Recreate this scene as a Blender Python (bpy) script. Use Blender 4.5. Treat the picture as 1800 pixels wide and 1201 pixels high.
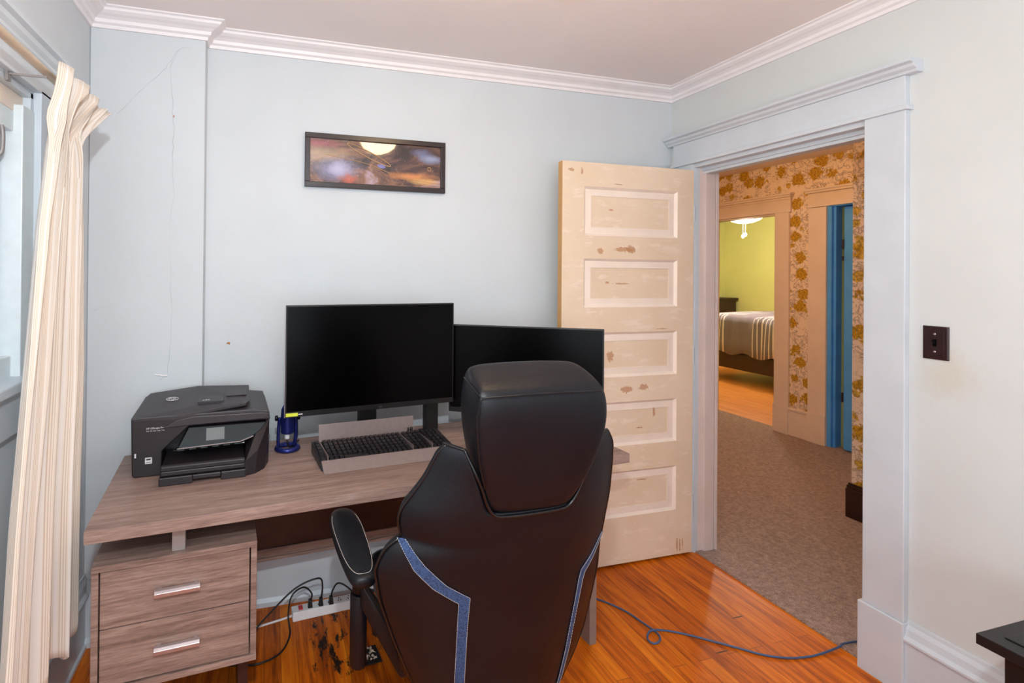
import bpy, bmesh, math, random
from mathutils import Vector, Matrix
PI=math.pi
random.seed(7)
for o in list(bpy.data.objects): bpy.data.objects.remove(o)
S=bpy.context.scene; C=S.collection

# ------------------------------------------------------------------ camera
def setup_camera():
    cx,cy,f,yaw,pitch,roll,h=715.8,476.33,887.78,.269,.0044,.009,1.4812
    F=Vector((math.sin(yaw)*math.cos(pitch),math.cos(yaw)*math.cos(pitch),math.sin(pitch)))
    R0=Vector((math.cos(yaw),-math.sin(yaw),0)); U0=R0.cross(F)
    R=R0*math.cos(roll)+U0*math.sin(roll); U=-R0*math.sin(roll)+U0*math.cos(roll)
    cd=bpy.data.cameras.new('camera'); co=bpy.data.objects.new('camera',cd); C.objects.link(co)
    m=Matrix((R,U,-F)).transposed().to_4x4(); m.translation=Vector((0,0,h)); co.matrix_world=m
    cd.sensor_width=36; cd.sensor_fit='HORIZONTAL'; cd.lens=f/1800*36
    cd.shift_x=(900-cx)/1800; cd.shift_y=-(600.5-cy)/1800; cd.clip_start=.02
    S.camera=co
setup_camera()
# ------------------------------------------------------------------ light
def point(name,loc,power,col,r,spot=None):
    d=bpy.data.lights.new(name,'POINT'); d.energy=power; d.color=col; d.shadow_soft_size=r
    o=bpy.data.objects.new(name,d); o.location=loc; C.objects.link(o); return o
def arealight(name,loc,rot,sx,sy,power,col):
    d=bpy.data.lights.new(name,'AREA'); d.shape='RECTANGLE'; d.size=sx; d.size_y=sy; d.energy=power; d.color=col
    o=bpy.data.objects.new(name,d); o.location=loc; o.rotation_euler=rot; C.objects.link(o); return o
w=bpy.data.worlds.new('world'); S.world=w; w.use_nodes=True
w.node_tree.nodes['Background'].inputs[0].default_value=(.55,.65,.8,1); w.node_tree.nodes['Background'].inputs[1].default_value=.35
point('flash_light',(.0,.02,1.93),64,(.87,.965,1.0),.03)
arealight('added_fill_light',(.15,-1.9,1.3),(math.radians(128),0,0),2.2,1.5,45,(.80,.94,1.0))  # added soft fill behind the camera, lifts ceiling, walls and under-desk area
point('hall_lamp_light',(3.2,3.3,2.40),25,(1,.63,.31),.08)
point('bedroom_lamp_light',(6.5,5.62,2.10),86,(1,.92,.80),.12)
S.view_settings.view_transform='Standard'; S.view_settings.look='None'; S.view_settings.gamma=1
S.view_settings.use_curve_mapping=False; S.view_settings.exposure=.07

# ------------------------------------------------------------------ materials
def lin(c):
    return tuple(((v/255)/12.92 if v/255<=.04045 else ((v/255+.055)/1.055)**2.4) for v in c)+(1,)
class Mat:
    def __init__(s,name):
        s.m=bpy.data.materials.new(name); s.m.use_nodes=True; s.nt=s.m.node_tree; s.b=s.nt.nodes['Principled BSDF']
        s.tc=s.nt.nodes.new('ShaderNodeTexCoord')
    def n(s,t,**k):
        x=s.nt.nodes.new(t)
        for a,b in k.items(): setattr(x,a,b)
        return x
    def l(s,a,b): s.nt.links.new(a,b)
    def mapping(s,scale=(1,1,1),rot=(0,0,0),loc=(0,0,0),src='Object'):
        m=s.n('ShaderNodeMapping'); m.inputs['Scale'].default_value=scale; m.inputs['Rotation'].default_value=rot; m.inputs['Location'].default_value=loc
        s.l(s.tc.outputs[src],m.inputs[0]); return m.outputs[0]
    def noise(s,scale,vec=None,detail=4,rough=.55,dist=0):
        x=s.n('ShaderNodeTexNoise'); x.inputs['Scale'].default_value=scale; x.inputs['Detail'].default_value=detail; x.inputs['Roughness'].default_value=rough; x.inputs['Distortion'].default_value=dist
        s.l(vec if vec is not None else s.tc.outputs['Object'],x.inputs['Vector']); return x.outputs['Fac']
    def ramp(s,fac,stops):
        r=s.n('ShaderNodeValToRGB'); e=r.color_ramp.elements
        while len(e)<len(stops): e.new(.5)
        for el,(p,c) in zip(e,stops): el.position=p; el.color=c if len(c)==4 else lin(c)
        s.l(fac,r.inputs[0]); return r.outputs[0]
    def step(s,fac,a,b):
        r=s.n('ShaderNodeMapRange'); r.inputs[1].default_value=a; r.inputs[2].default_value=b; s.l(fac,r.inputs[0]); return r.outputs[0]
    def mix(s,f,a,b,mode='MIX'):
        x=s.n('ShaderNodeMix',data_type='RGBA',blend_type=mode)
        for i,v in ((0,f),(6,a),(7,b)):
            if hasattr(v,'is_linked') or hasattr(v,'links'): s.l(v,x.inputs[i])
            else: x.inputs[i].default_value=v if i==0 else (v if len(v)==4 else lin(v))
        return x.outputs[2]
    def math(s,op,a,b=None,c=None):
        x=s.n('ShaderNodeMath',operation=op)
        for i,v in enumerate((a,b,c)):
            if v is None: continue
            if hasattr(v,'links'): s.l(v,x.inputs[i])
            else: x.inputs[i].default_value=v
        return x.outputs[0]
    def blob(s,pos,rad,nz=.5,nscale=18,soft=.15):
        # soft mask that is 1 inside a ragged ellipse at pos (object coordinates)
        a=s.n('ShaderNodeVectorMath',operation='SUBTRACT'); s.l(s.tc.outputs['Object'],a.inputs[0]); a.inputs[1].default_value=pos
        b=s.n('ShaderNodeVectorMath',operation='DIVIDE'); s.l(a.outputs[0],b.inputs[0]); b.inputs[1].default_value=rad
        c=s.n('ShaderNodeVectorMath',operation='LENGTH'); s.l(b.outputs[0],c.inputs[0])
        n=s.noise(nscale,detail=5,rough=.7)
        d=s.math('ADD',c.outputs['Value'],s.math('MULTIPLY',s.math('SUBTRACT',n,.5),nz*6))
        return s.step(d,1.0+(soft-.15)*.5,.85-(soft-.15))
    def base(s,c):
        if hasattr(c,'links'): s.l(c,s.b.inputs['Base Color'])
        else: s.b.inputs['Base Color'].default_value=c if len(c)==4 else lin(c)
    def set(s,rough=.6,metal=0,spec=.5,coat=0,sheen=0):
        s.b.inputs['Roughness'].default_value=rough; s.b.inputs['Metallic'].default_value=metal
        s.b.inputs['Specular IOR Level'].default_value=spec; s.b.inputs['Coat Weight'].default_value=coat
        s.b.inputs['Sheen Weight'].default_value=sheen; return s
    def bump(s,h,strength=.2,dist=.01):
        x=s.n('ShaderNodeBump'); x.inputs['Strength'].default_value=strength; x.inputs['Distance'].default_value=dist
        s.l(h,x.inputs['Height']); s.l(x.outputs[0],s.b.inputs['Normal'])
def paint(name,c,var=6,rough=.55,scale=3,bump=.05):
    m=Mat(name); n=m.noise(scale,detail=5)
    m.base(m.ramp(n,[(.3,tuple(max(0,v-var) for v in c)),(.7,tuple(min(255,v+var) for v in c))])); m.set(rough)
    if bump: m.bump(m.noise(60,detail=3),bump,.004)
    return m
def plain(name,c,rough=.5,metal=0,spec=.5,coat=0,var=4,scale=25):
    m=paint(name,c,var,rough,scale,0); m.set(rough,metal,spec,coat); return m
MT={}
MT['blue_wall']=paint('blue_wall_paint',(208,213,218),3,.6,2.5,.12)
m=MT['right_wall']=paint('aged_wall_paint',(213,216,216),3,.6,2.5,.12)   # wall with hand grime under the switch
st=m.mix(m.math('MULTIPLY',m.blob((2.21,1.155,1.15),(.2,.085,.085),.3,12,.8),.30),m.b.inputs['Base Color'].links[0].from_socket,(196,178,132)); 
nn=m.noise(1.1,detail=5); st=m.mix(m.step(nn,.5,.75),st,(209,211,208)); m.base(st)
MT['blue_trim']=paint('blue_trim_paint',(208,214,221),4,.38,6,.05)
MT['crown']=paint('crown_paint',(243,237,239),3,.45,6,.05)
MT['ceiling']=paint('ceiling_paint',(248,238,236),2,.8,2,.1)
MT['cream_trim']=paint('hall_trim_paint',(236,216,200),4,.4,5,.05)
MT['pink_jamb']=paint('jamb_paint',(224,206,200),5,.4,5,.1)
MT['blue_door']=paint('saturated_blue_paint',(84,166,250),8,.35,7,.05)
MT['green']=paint('green_wall_paint',(206,206,130),4,.6,2,.05)
MT['white']=plain('white_plastic',(232,226,226),.4)
MT['white_frame']=plain('white_window_frame',(222,228,230),.35)
MT['black_plastic']=plain('black_plastic',(30,26,30),.38,var=3)
MT['printer']=plain('dark_printer_plastic',(34,27,31),.42,var=2)
MT['printer_top']=plain('grey_printer_plastic',(50,44,49),.45,var=2)
MT['gloss_black']=plain('gloss_black',(12,10,13),.16,spec=.18,var=2)
MT['screen']=plain('monitor_screen',(2,1,2),.25,spec=.1,var=1)
MT['bezel']=plain('monitor_bezel',(12,9,12),.4,var=2)
MT['lcd']=plain('lcd_grey',(92,92,90),.3)
MT['blue_metal']=plain('blue_anodised_metal',(34,42,110),.3,.55)
MT['steel']=plain('brushed_steel',(188,178,180),.32,.75)
MT['silver_leg']=plain('grey_painted_metal',(150,143,140),.45,.3)
MT['silver_kb']=plain('keyboard_brushed_metal',(150,134,132),.42,.5,scale=60)
MT['red']=plain('red_switch',(190,20,30),.3)
MT['yellow']=plain('yellow_green_sticker',(206,214,60),.5)
MT['label']=plain('white_print',(214,210,212),.5)
MT['rod']=plain('cream_rod',(248,226,196),.35)
MT['brown_plate']=plain('dark_brown_bakelite',(48,26,28),.3,var=4)
MT['dark_wood']=paint('dark_brown_wood',(52,26,22),8,.35,12,.1)
MT['black_table']=plain('black_painted_wood',(14,12,15),.45,var=3)
MT['cable_blue']=plain('grey_blue_cable',(62,88,128),.5)
MT['cable_black']=plain('black_cable',(18,15,18),.45,var=2)
MT['brass']=plain('brass',(190,150,80),.3,.8)
MT['crack']=plain('crack_shadow_line',(178,186,190),.9)
MT['rust']=plain('bare_plaster_chip',(190,130,85),.9)
MT['debris']=paint('pale_flaked_plaster',(205,185,165),40,.9,60,.6)
MT['glass']=Mat('window_glass').set(.02); MT['glass'].b.inputs['Transmission Weight'].default_value=1; MT['glass'].b.inputs['Base Color'].default_value=(.9,.95,1,1)
def emit(name,c,s):
    m=Mat(name); m.base(c); m.b.inputs['Emission Color'].default_value=lin(c); m.b.inputs['Emission Strength'].default_value=s; return m
MT['lamp_glow']=emit('lit_lamp_glass',(255,224,176),22)
MT['bed_lamp_glow']=emit('lit_bedroom_glass',(255,226,168),9)
# leather
def leather(name,c):
    m=Mat(name); v=m.n('ShaderNodeTexVoronoi'); v.inputs['Scale'].default_value=420; m.l(m.tc.outputs['Object'],v.inputs['Vector'])
    n=m.noise(7,detail=4); m.base(m.ramp(n,[(.35,tuple(max(0,x-3) for x in c)),(.7,tuple(x+3 for x in c))]))
    r=m.n('ShaderNodeMapRange'); r.inputs[3].default_value=.34; r.inputs[4].default_value=.5; m.l(m.noise(9,detail=5),r.inputs[0]); m.l(r.outputs[0],m.b.inputs['Roughness'])
    h=m.math('ADD',m.math('MULTIPLY',v.outputs['Distance'],.25),m.math('MULTIPLY',m.noise(11,detail=3),1.6)); m.bump(h,.22,.004); m.b.inputs['Specular IOR Level'].default_value=.33
    return m
MT['leather']=leather('black_leatherette',(9,10,17))
MT['piping']=plain('black_leather_piping',(14,11,14),.3,var=2)
m=MT['blue_fabric']=Mat('blue_woven_fabric'); m.base(m.ramp(m.noise(260,detail=3),[(.35,(30,43,74)),(.65,(56,80,122))])); m.set(.85); m.bump(m.noise(300),.4,.002)
MT['stitch']=plain('pale_thread',(176,166,160),.8)
# wood for desk
def wood(name,dark,mid,light,axis='x',scale=1.0,rough=.45,rings=True):
    m=Mat(name)
    sc={'x':(1.3,20,20),'y':(20,1.3,20),'z':(20,20,1.3)}[axis]
    v=m.mapping(tuple(s*scale for s in sc))
    a=m.noise(1.6,v,detail=8,rough=.65,dist=.7)
    v2=m.mapping(tuple(s*scale*7 for s in sc)); b=m.noise(2.0,v2,detail=4,rough=.6)
    f=m.math('ADD',m.math('MULTIPLY',a,.60),m.math('MULTIPLY',b,.40))
    col=m.ramp(f,[(.34,dark),(.5,mid),(.66,light)])
    m.base(col); m.set(rough); m.bump(f,.12,.003); return m
MT['desk']=wood('grey_brown_laminate',(106,84,78),(148,121,111),(178,152,141))
m=MT['drawer']=wood('grey_brown_drawer_laminate',(100,79,72),(140,115,105),(170,145,133),scale=1.3)
# oak floor with narrow boards along y
m=MT['oak']=Mat('orange_oak_boards')
br=m.n('ShaderNodeTexBrick'); br.offset=.37; br.offset_frequency=2
br.inputs['Scale'].default_value=1; br.inputs['Brick Width'].default_value=1.15; br.inputs['Row Height'].default_value=.062; br.inputs['Mortar Size'].default_value=.0011
br.inputs['Mortar Smooth'].default_value=.4; br.inputs['Bias'].default_value=0
br.inputs['Color1'].default_value=(0,0,0,1); br.inputs['Color2'].default_value=(1,1,1,1); br.inputs['Mortar'].default_value=(.5,.5,.5,1)
m.l(m.mapping((1,1,1),(0,0,PI/2)),br.inputs['Vector'])
g=m.noise(1.5,m.mapping((26,2.2,10)),detail=8,rough=.65,dist=.5)
tone=m.math('ADD',m.math('MULTIPLY',m.n('ShaderNodeSeparateColor').outputs[0],0),0)
sep=m.n('ShaderNodeSeparateColor'); m.l(br.outputs['Color'],sep.inputs[0])
f=m.math('ADD',m.math('MULTIPLY',g,.8),m.math('MULTIPLY',sep.outputs[0],.16))
col=m.ramp(f,[(.30,(134,56,0)),(.48,(204,98,4)),(.68,(234,134,20))])
worn=m.step(m.noise(2.2,detail=6,rough=.7),.58,.72); col=m.mix(m.math('MULTIPLY',worn,.3),col,(150,72,26))
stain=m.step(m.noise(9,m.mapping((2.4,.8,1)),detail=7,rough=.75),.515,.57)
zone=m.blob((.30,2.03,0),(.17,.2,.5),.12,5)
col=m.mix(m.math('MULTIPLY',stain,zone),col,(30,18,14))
scr=m.blob((1.98,1.735,0),(.035,.0035,.1),.02,30); col=m.mix(scr,col,(50,24,12))
scr=m.blob((1.74,1.591,0),(.035,.003,.1),.02,30); col=m.mix(scr,col,(50,24,12))
col=m.mix(m.math('MULTIPLY',br.outputs['Fac'],.75),col,(60,28,12))
m.base(col); m.set(.42,spec=.3); m.bump(m.math('SUBTRACT',1,br.outputs['Fac']),.3,.002)
m=MT['oak_far']=wood('honey_oak_floor',(190,106,40),(222,140,62),(238,166,88),axis='y',scale=.6,rough=.35)
# carpet
m=MT['carpet']=Mat('taupe_carpet'); n=m.noise(260,detail=2); n2=m.noise(55,detail=4)
m.base(m.ramp(m.math('ADD',m.math('MULTIPLY',n,.6),m.math('MULTIPLY',n2,.4)),[(.36,(112,86,76)),(.5,(158,130,118)),(.64,(200,172,158))])); m.set(.95,sheen=.2); m.bump(n,.8,.006)
# wallpaper
def wallpaper():
    m=Mat('floral_wallpaper'); T=m.tc.outputs['Object']
    vec=m.mapping((1,1,1))
    fol=m.noise(13,detail=6,rough=.68,dist=1.2)
    f1=m.math('ABSOLUTE',m.math('SUBTRACT',fol,.5)); f1=m.step(f1,.04,.012)
    gate=m.step(m.noise(5,detail=2),.34,.44)
    col=m.mix(m.math('MULTIPLY',m.math('MULTIPLY',f1,gate),.9),(244,222,200),(170,146,128))
    w=m.n('ShaderNodeVectorMath',operation='MULTIPLY_ADD'); nn=m.n('ShaderNodeTexNoise'); nn.inputs['Scale'].default_value=22; m.l(T,nn.inputs['Vector'])
    m.l(nn.outputs['Color'],w.inputs[0]); w.inputs[1].default_value=(.05,.05,.05); m.l(T,w.inputs[2])
    for sc,th,c in ((6.0,.37,(214,164,40)),(9.5,.30,(226,184,80))):
        v=m.n('ShaderNodeTexVoronoi'); v.inputs['Scale'].default_value=sc; v.inputs['Randomness'].default_value=.7; m.l(w.outputs[0],v.inputs['Vector'])
        pt=m.noise(40,detail=3); d=m.math('ADD',v.outputs['Distance'],m.math('MULTIPLY',m.math('SUBTRACT',pt,.5),.35))
        k=m.step(d,th,th-.05)
        sh=m.mix(m.step(m.noise(70,detail=2),.4,.6),c,tuple(int(x*.72) for x in c))
        col=m.mix(k,col,sh)
    m.base(col); m.set(.6); return m
MT['wallpaper']=wallpaper()
# scraped door
m=MT['door_cream']=Mat('scraped_cream_paint')
col=m.ramp(m.noise(3,detail=4),[(.35,(232,207,180)),(.7,(240,218,194))])
sc=m.step(m.noise(5.5,m.mapping((1,1,3.2)),detail=7,rough=.75),.55,.60); col=m.mix(m.math('MULTIPLY',sc,.7),col,(246,226,208))
for p,r in (((.36,0,1.60),(.055,.5,.013)),((.22,0,1.59),(.018,.5,.016)),((.40,0,1.60),(.03,.5,.02)),((.38,0,.885),(.038,.5,.018)),((.485,0,.892),(.03,.5,.016)),((.355,0,1.425),(.05,.5,.004)),((.27,0,1.43),(.012,.5,.006)),((.29,0,1.80),(.012,.5,.006)),((.29,0,1.055),(.022,.5,.026)),((.56,0,.76),(.008,.5,.03)),((.49,0,.41),(.03,.5,.004)),((.700,0,.05),(.006,.5,.035)),((.718,0,.042),(.005,.5,.035)),((.735,0,.055),(.004,.5,.03)),((.05,0,1.99),(.015,.5,.01)),((.11,0,1.985),(.006,.5,.02)),((.32,0,1.93),(.03,.5,.003)),((.47,0,.68),(.02,.5,.004)),((.60,0,1.19),(.04,.5,.003))):
    col=m.mix(m.math('MULTIPLY',m.blob(p,r,.42,75),.75),col,(190,134,92))
m.base(col); m.set(.5); m.bump(sc,.15,.002)
MT['door_edge']=plain('door_edge_wood',(206,156,96),.5)
MT['moulding']=paint('pinkish_moulding_paint',(246,228,214),4,.45,9,.1)
# curtain
m=MT['curtain']=Mat('striped_curtain_cloth')
wv=m.n('ShaderNodeTexWave'); wv.bands_direction='X'; wv.inputs['Scale'].default_value=27; wv.inputs['Distortion'].default_value=.0
uv=m.n('ShaderNodeUVMap'); m.l(uv.outputs[0],wv.inputs['Vector'])
wide=m.noise(9,m.mapping((3,.02,1),src='UV'),detail=3)
col=m.ramp(wv.outputs['Fac'],[(.0,(188,168,150)),(.25,(214,198,184)),(1,(224,212,198))])
col=m.mix(m.step(wide,.52,.56),col,(226,218,212)); m.base(col); m.set(.85,sheen=.2); m.bump(m.noise(350),.25,.001)
# bed blanket
m=MT['blanket']=Mat('grey_striped_blanket'); wv=m.n('ShaderNodeTexWave'); wv.bands_direction='Y'; wv.inputs['Scale'].default_value=.42; m.l(m.mapping((0,1,0)),wv.inputs['Vector'])
w2=m.n('ShaderNodeTexWave'); w2.bands_direction='Y'; w2.inputs['Scale'].default_value=5.5; m.l(m.mapping((0,1,0)),w2.inputs['Vector'])
k=m.math('MULTIPLY',m.step(wv.outputs['Fac'],.55,.62),m.step(w2.outputs['Fac'],.72,.85))
m.base(m.mix(k,(126,116,128),(222,212,214))); m.set(.9)
MT['sheet']=plain('beige_sheet',(206,176,146),.8)
# space print
m=MT['art']=Mat('space_print'); nz=m.noise(5,m.mapping((1,1,2)),detail=8,rough=.65,dist=1.2)
col=m.ramp(nz,[(.34,(34,22,24)),(.46,(84,56,50)),(.56,(138,96,72)),(.68,(178,150,160))])
def abl(pos,rad,c,k,nz=.25,ns=9):
    global col
    col=m.mix(m.math('MULTIPLY',m.blob(pos,rad,nz,ns,.75),k),col,c)
abl((.08,0,.155),(.12,1,.035),(196,160,120),.6); abl((.07,0,.205),(.09,1,.02),(170,70,90),.6)
abl((.15,0,.085),(.10,1,.055),(150,150,190),.75); abl((.16,0,.09),(.05,1,.03),(196,190,222),.7)
abl((.21,0,.045),(.045,1,.02),(206,92,58),.7,.5,26); abl((.50,0,.075),(.11,1,.018),(232,150,84),.75); abl((.58,0,.052),(.07,1,.014),(240,186,110),.7)
abl((.61,0,.165),(.06,1,.02),(160,176,214),.7); abl((.56,0,.19),(.05,1,.02),(120,130,170),.6)
st=m.n('ShaderNodeTexVoronoi'); st.inputs['Scale'].default_value=70; m.l(m.tc.outputs['Object'],st.inputs['Vector']); col=m.mix(m.step(st.outputs['Distance'],.09,.04),col,(230,214,220))
m.base(col); m.set(.06,spec=.5,coat=1); m.b.inputs['Coat Roughness'].default_value=.02
MT['planet']=plain('printed_planet_blue',(120,116,176),.1,coat=1); MT['ring']=plain('printed_ring_tan',(206,164,116),.1,coat=1)
MT['frame']=plain('dark_picture_frame',(46,36,38),.28,var=3)

# ------------------------------------------------------------------ mesh helpers
def link(name,me,mat,parent=None,smooth=False):
    o=bpy.data.objects.new(name,me); C.objects.link(o)
    if mat is not None: me.materials.append(MT[mat].m)
    if parent is not None: o.parent=parent
    if smooth:
        for p in me.polygons: p.use_smooth=True
    return o
class B:
    def __init__(s): s.bm=bmesh.new()
    def box(s,x0,x1,y0,y1,z0,z1,M=None):
        vs=[s.bm.verts.new(Vector(p) if M is None else M@Vector(p)) for p in ((x0,y0,z0),(x1,y0,z0),(x1,y1,z0),(x0,y1,z0),(x0,y0,z1),(x1,y0,z1),(x1,y1,z1),(x0,y1,z1))]
        for f in ((0,3,2,1),(4,5,6,7),(0,1,5,4),(1,2,6,5),(2,3,7,6),(3,0,4,7)): s.bm.faces.new([vs[i] for i in f])
        return s
    def prism(s,pts,axis,a,b,M=None):
        # pts 2D; axis 'y': (x,z) extruded along y, 'z': (x,y), 'x': (y,z)
        def P(p,t): 
            v={'y':(p[0],t,p[1]),'z':(p[0],p[1],t),'x':(t,p[0],p[1])}[axis]; v=Vector(v); return M@v if M is not None else v
        n=len(pts); A=[s.bm.verts.new(P(p,a)) for p in pts]; Bv=[s.bm.verts.new(P(p,b)) for p in pts]
        s.bm.faces.new(A); s.bm.faces.new(Bv[::-1])
        for i in range(n): s.bm.faces.new([A[i],Bv[i],Bv[(i+1)%n],A[(i+1)%n]])
        return s
    def tube(s,pts,r,n=8,cap=True,closed=False):
        pts=[Vector(p) for p in pts]; N=len(pts); rings=[]; up=Vector((0,0,1))
        rr=r if hasattr(r,'__len__') else [r]*N
        prev=None
        for i,p in enumerate(pts):
            if closed: t=pts[(i+1)%N]-pts[i-1]
            else: t=pts[min(i+1,N-1)]-pts[max(i-1,0)]
            t.normalize()
            if prev is None: prev=t.orthogonal().normalized()
            a=(prev-t*prev.dot(t)); a=a.normalized() if a.length>1e-6 else t.orthogonal().normalized(); prev=a; b=t.cross(a)
            rings.append([s.bm.verts.new(p+rr[i]*(math.cos(2*PI*k/n)*a+math.sin(2*PI*k/n)*b)) for k in range(n)])
        for i in range(N if closed else N-1):
            A=rings[i];Bq=rings[(i+1)%N]
            for k in range(n): s.bm.faces.new([A[k],A[(k+1)%n],Bq[(k+1)%n],Bq[k]])
        if cap and not closed: s.bm.faces.new(rings[0][::-1]); s.bm.faces.new(rings[-1])
        return s
    def lathe(s,prof,c=(0,0,0),n=24,M=None):
        rings=[]
        for r,z in prof:
            ring=[]
            for k in range(n):
                v=Vector((r*math.cos(2*PI*k/n),r*math.sin(2*PI*k/n),z))
                if M is not None: v=M@v
                ring.append(s.bm.verts.new(v+Vector(c)))
            rings.append(ring)
        for A,Bq in zip(rings,rings[1:]):
            for k in range(n): s.bm.faces.new([A[k],A[(k+1)%n],Bq[(k+1)%n],Bq[k]])
        s.bm.faces.new(rings[0][::-1]); s.bm.faces.new(rings[-1]); return s
    def hull(s,pts):
        vs=[s.bm.verts.new(p) for p in pts]; bmesh.ops.convex_hull(s.bm,input=vs); return s
    def grid(s,rows):
        V=[[s.bm.verts.new(p) for p in r] for r in rows]
        for a,b in zip(V,V[1:]):
            for i in range(len(a)-1): s.bm.faces.new([a[i],a[i+1],b[i+1],b[i]])
        return s
    def build(s,name,mat,parent=None,bevel=0,smooth=False,sub=0,seg=2,solid=0):
        bmesh.ops.recalc_face_normals(s.bm,faces=s.bm.faces)
        me=bpy.data.meshes.new(name); s.bm.to_mesh(me); s.bm.free()
        o=link(name,me,mat,parent,smooth)
        if solid: k=o.modifiers.new('solid','SOLIDIFY'); k.thickness=solid; k.offset=0
        if bevel: k=o.modifiers.new('bevel','BEVEL'); k.width=bevel; k.segments=seg; k.limit_method='ANGLE'; k.angle_limit=.6
        if sub: k=o.modifiers.new('sub','SUBSURF'); k.levels=sub; k.render_levels=sub
        return o
def thing(name,label,cat,loc=(0,0,0),rotz=0,group=None):
    o=bpy.data.objects.new(name,None); C.objects.link(o); o.location=loc; o.rotation_euler=(0,0,rotz); o.empty_display_size=.05
    o['label']=label; o['category']=cat
    if group: o['group']=group
    return o
def tag(o,label,cat,group=None):
    o['label']=label; o['category']=cat
    if group: o['group']=group
    return o
def struct(o,label=None,cat=None):
    o['kind']='structure'
    if label: o['label']=label; o['category']=cat
    return o
def smoothpath(pts,k=6):
    pts=[Vector(p) for p in pts]; out=[]
    for i in range(len(pts)-1):
        p0=pts[max(i-1,0)];p1=pts[i];p2=pts[i+1];p3=pts[min(i+2,len(pts)-1)]
        for j in range(k):
            t=j/k; out.append(.5*((2*p1)+(-p0+p2)*t+(2*p0-5*p1+4*p2-p3)*t*t+(-p0+3*p1-3*p2+p3)*t*t*t))
    out.append(pts[-1]); return out
def text(name,s,size,M,mat,parent,depth=.0004):
    cu=bpy.data.curves.new(name,'FONT'); cu.body=s; cu.size=size; cu.extrude=depth; cu.align_x='LEFT'
    t=bpy.data.objects.new(name,cu); C.objects.link(t); dg=bpy.context.evaluated_depsgraph_get()
    me=bpy.data.meshes.new_from_object(t.evaluated_get(dg)); bpy.data.objects.remove(t)
    me.transform(M); return link(name,me,mat,parent)
def sweep(path,prof):
    # path: 2D points (room interior on the left side of travel); prof: (offset into room, z)
    b=B(); n=len(path); P=[Vector(p) for p in path]; rows=[]
    for i in range(n):
        d0=(P[i]-P[i-1]).normalized() if i>0 else None; d1=(P[i+1]-P[i]).normalized() if i<n-1 else None
        if d0 is None: d0=d1
        if d1 is None: d1=d0
        n0=Vector((-d0.y,d0.x)); n1=Vector((-d1.y,d1.x)); nb=(n0+n1).normalized(); k=1/max(.2,nb.dot(n0))
        rows.append([Vector((P[i].x+nb.x*o*k,P[i].y+nb.y*o*k,z)) for o,z in prof])
    V=[[b.bm.verts.new(p) for p in r] for r in rows]
    for a,c in zip(V,V[1:]):
        m_=len(a)
        for i in range(m_): b.bm.faces.new([a[i],a[(i+1)%m_],c[(i+1)%m_],c[i]])
    b.bm.faces.new(V[0]); b.bm.faces.new(V[-1][::-1]); return b

# ================================================================== setting
XR,YB,XL,YC,ZC=2.21,2.374,-.70,2.30,2.528
YK=-2.2
struct(B().box(XL-.12,XR+.01,YK-.1,YB+.1,-.06,0).build('floor','oak'))
struct(B().box(XL-.12,XR+.12,YK-.1,YB+.1,ZC,ZC+.05).build('ceiling','ceiling'))
struct(B().box(XL-.12,XR+.12,YB,YB+.1,0,ZC).build('wall_back','blue_wall'))
br_=struct(B().box(XL,-.265,YC,YB,0,ZC).build('wall_chimney_breast','blue_wall',bevel=.004))
struct(B().box(XL-.12,XR+.12,YK-.1,YK,0,ZC).build('wall_front','blue_wall'))
# right wall with the doorway y 1.40..2.20, z..2.06
b=B(); b.box(XR,XR+.11,YK,1.39,0,ZC); b.box(XR,XR+.11,2.21,YB,0,ZC); b.box(XR,XR+.11,1.39,2.21,2.07,ZC)
struct(b.build('wall_right','right_wall'))
# left wall with the window y .35..1.84, z 1.23..2.03
WY0,WY1,WZ0,WZ1=.35,1.80,1.14,2.02
b=B(); b.box(XL-.12,XL,YK,WY0,0,ZC); b.box(XL-.12,XL,WY1,YC,0,ZC); b.box(XL-.12,XL,WY0,WY1,0,WZ0); b.box(XL-.12,XL,WY0,WY1,WZ1,ZC)
struct(b.build('wall_left','blue_wall'))
# crown moulding
cr=[(0,2.462),(.008,2.462),(.012,2.474),(.022,2.48),(.026,2.492),(.040,2.500),(.052,2.504),(.066,2.512),(.070,2.520),(.080,2.524),(.082,ZC),(0,ZC)]
path=[(XR,YK),(XR,YB),(-.265,YB),(-.265,YC),(XL,YC),(XL,YK)]
struct(sweep(path,cr).build('trim_crown','crown'))
# base boards
bs=[(0,0),(.030,0),(.030,.014),(.022,.02),(.020,.192),(.032,.196),(.032,.204),(.020,.214),(.016,.236),(.008,.25),(.006,.262),(0,.262)]
struct(sweep([(XR,YK),(XR,1.262)],bs).build('baseboard_right','blue_trim'))
bb=[(0,0),(.058,0),(.058,.02),(.048,.035),(.045,.20),(.03,.22),(.01,.24),(0,.24)]
struct(sweep([(XR,YB),(-.265,YB),(-.265,YC),(XL,YC)],bb).build('baseboard_back','blue_trim'))
struct(sweep([(XL,YC),(XL,YK)],bs).build('baseboard_left','blue_trim'))
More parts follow.
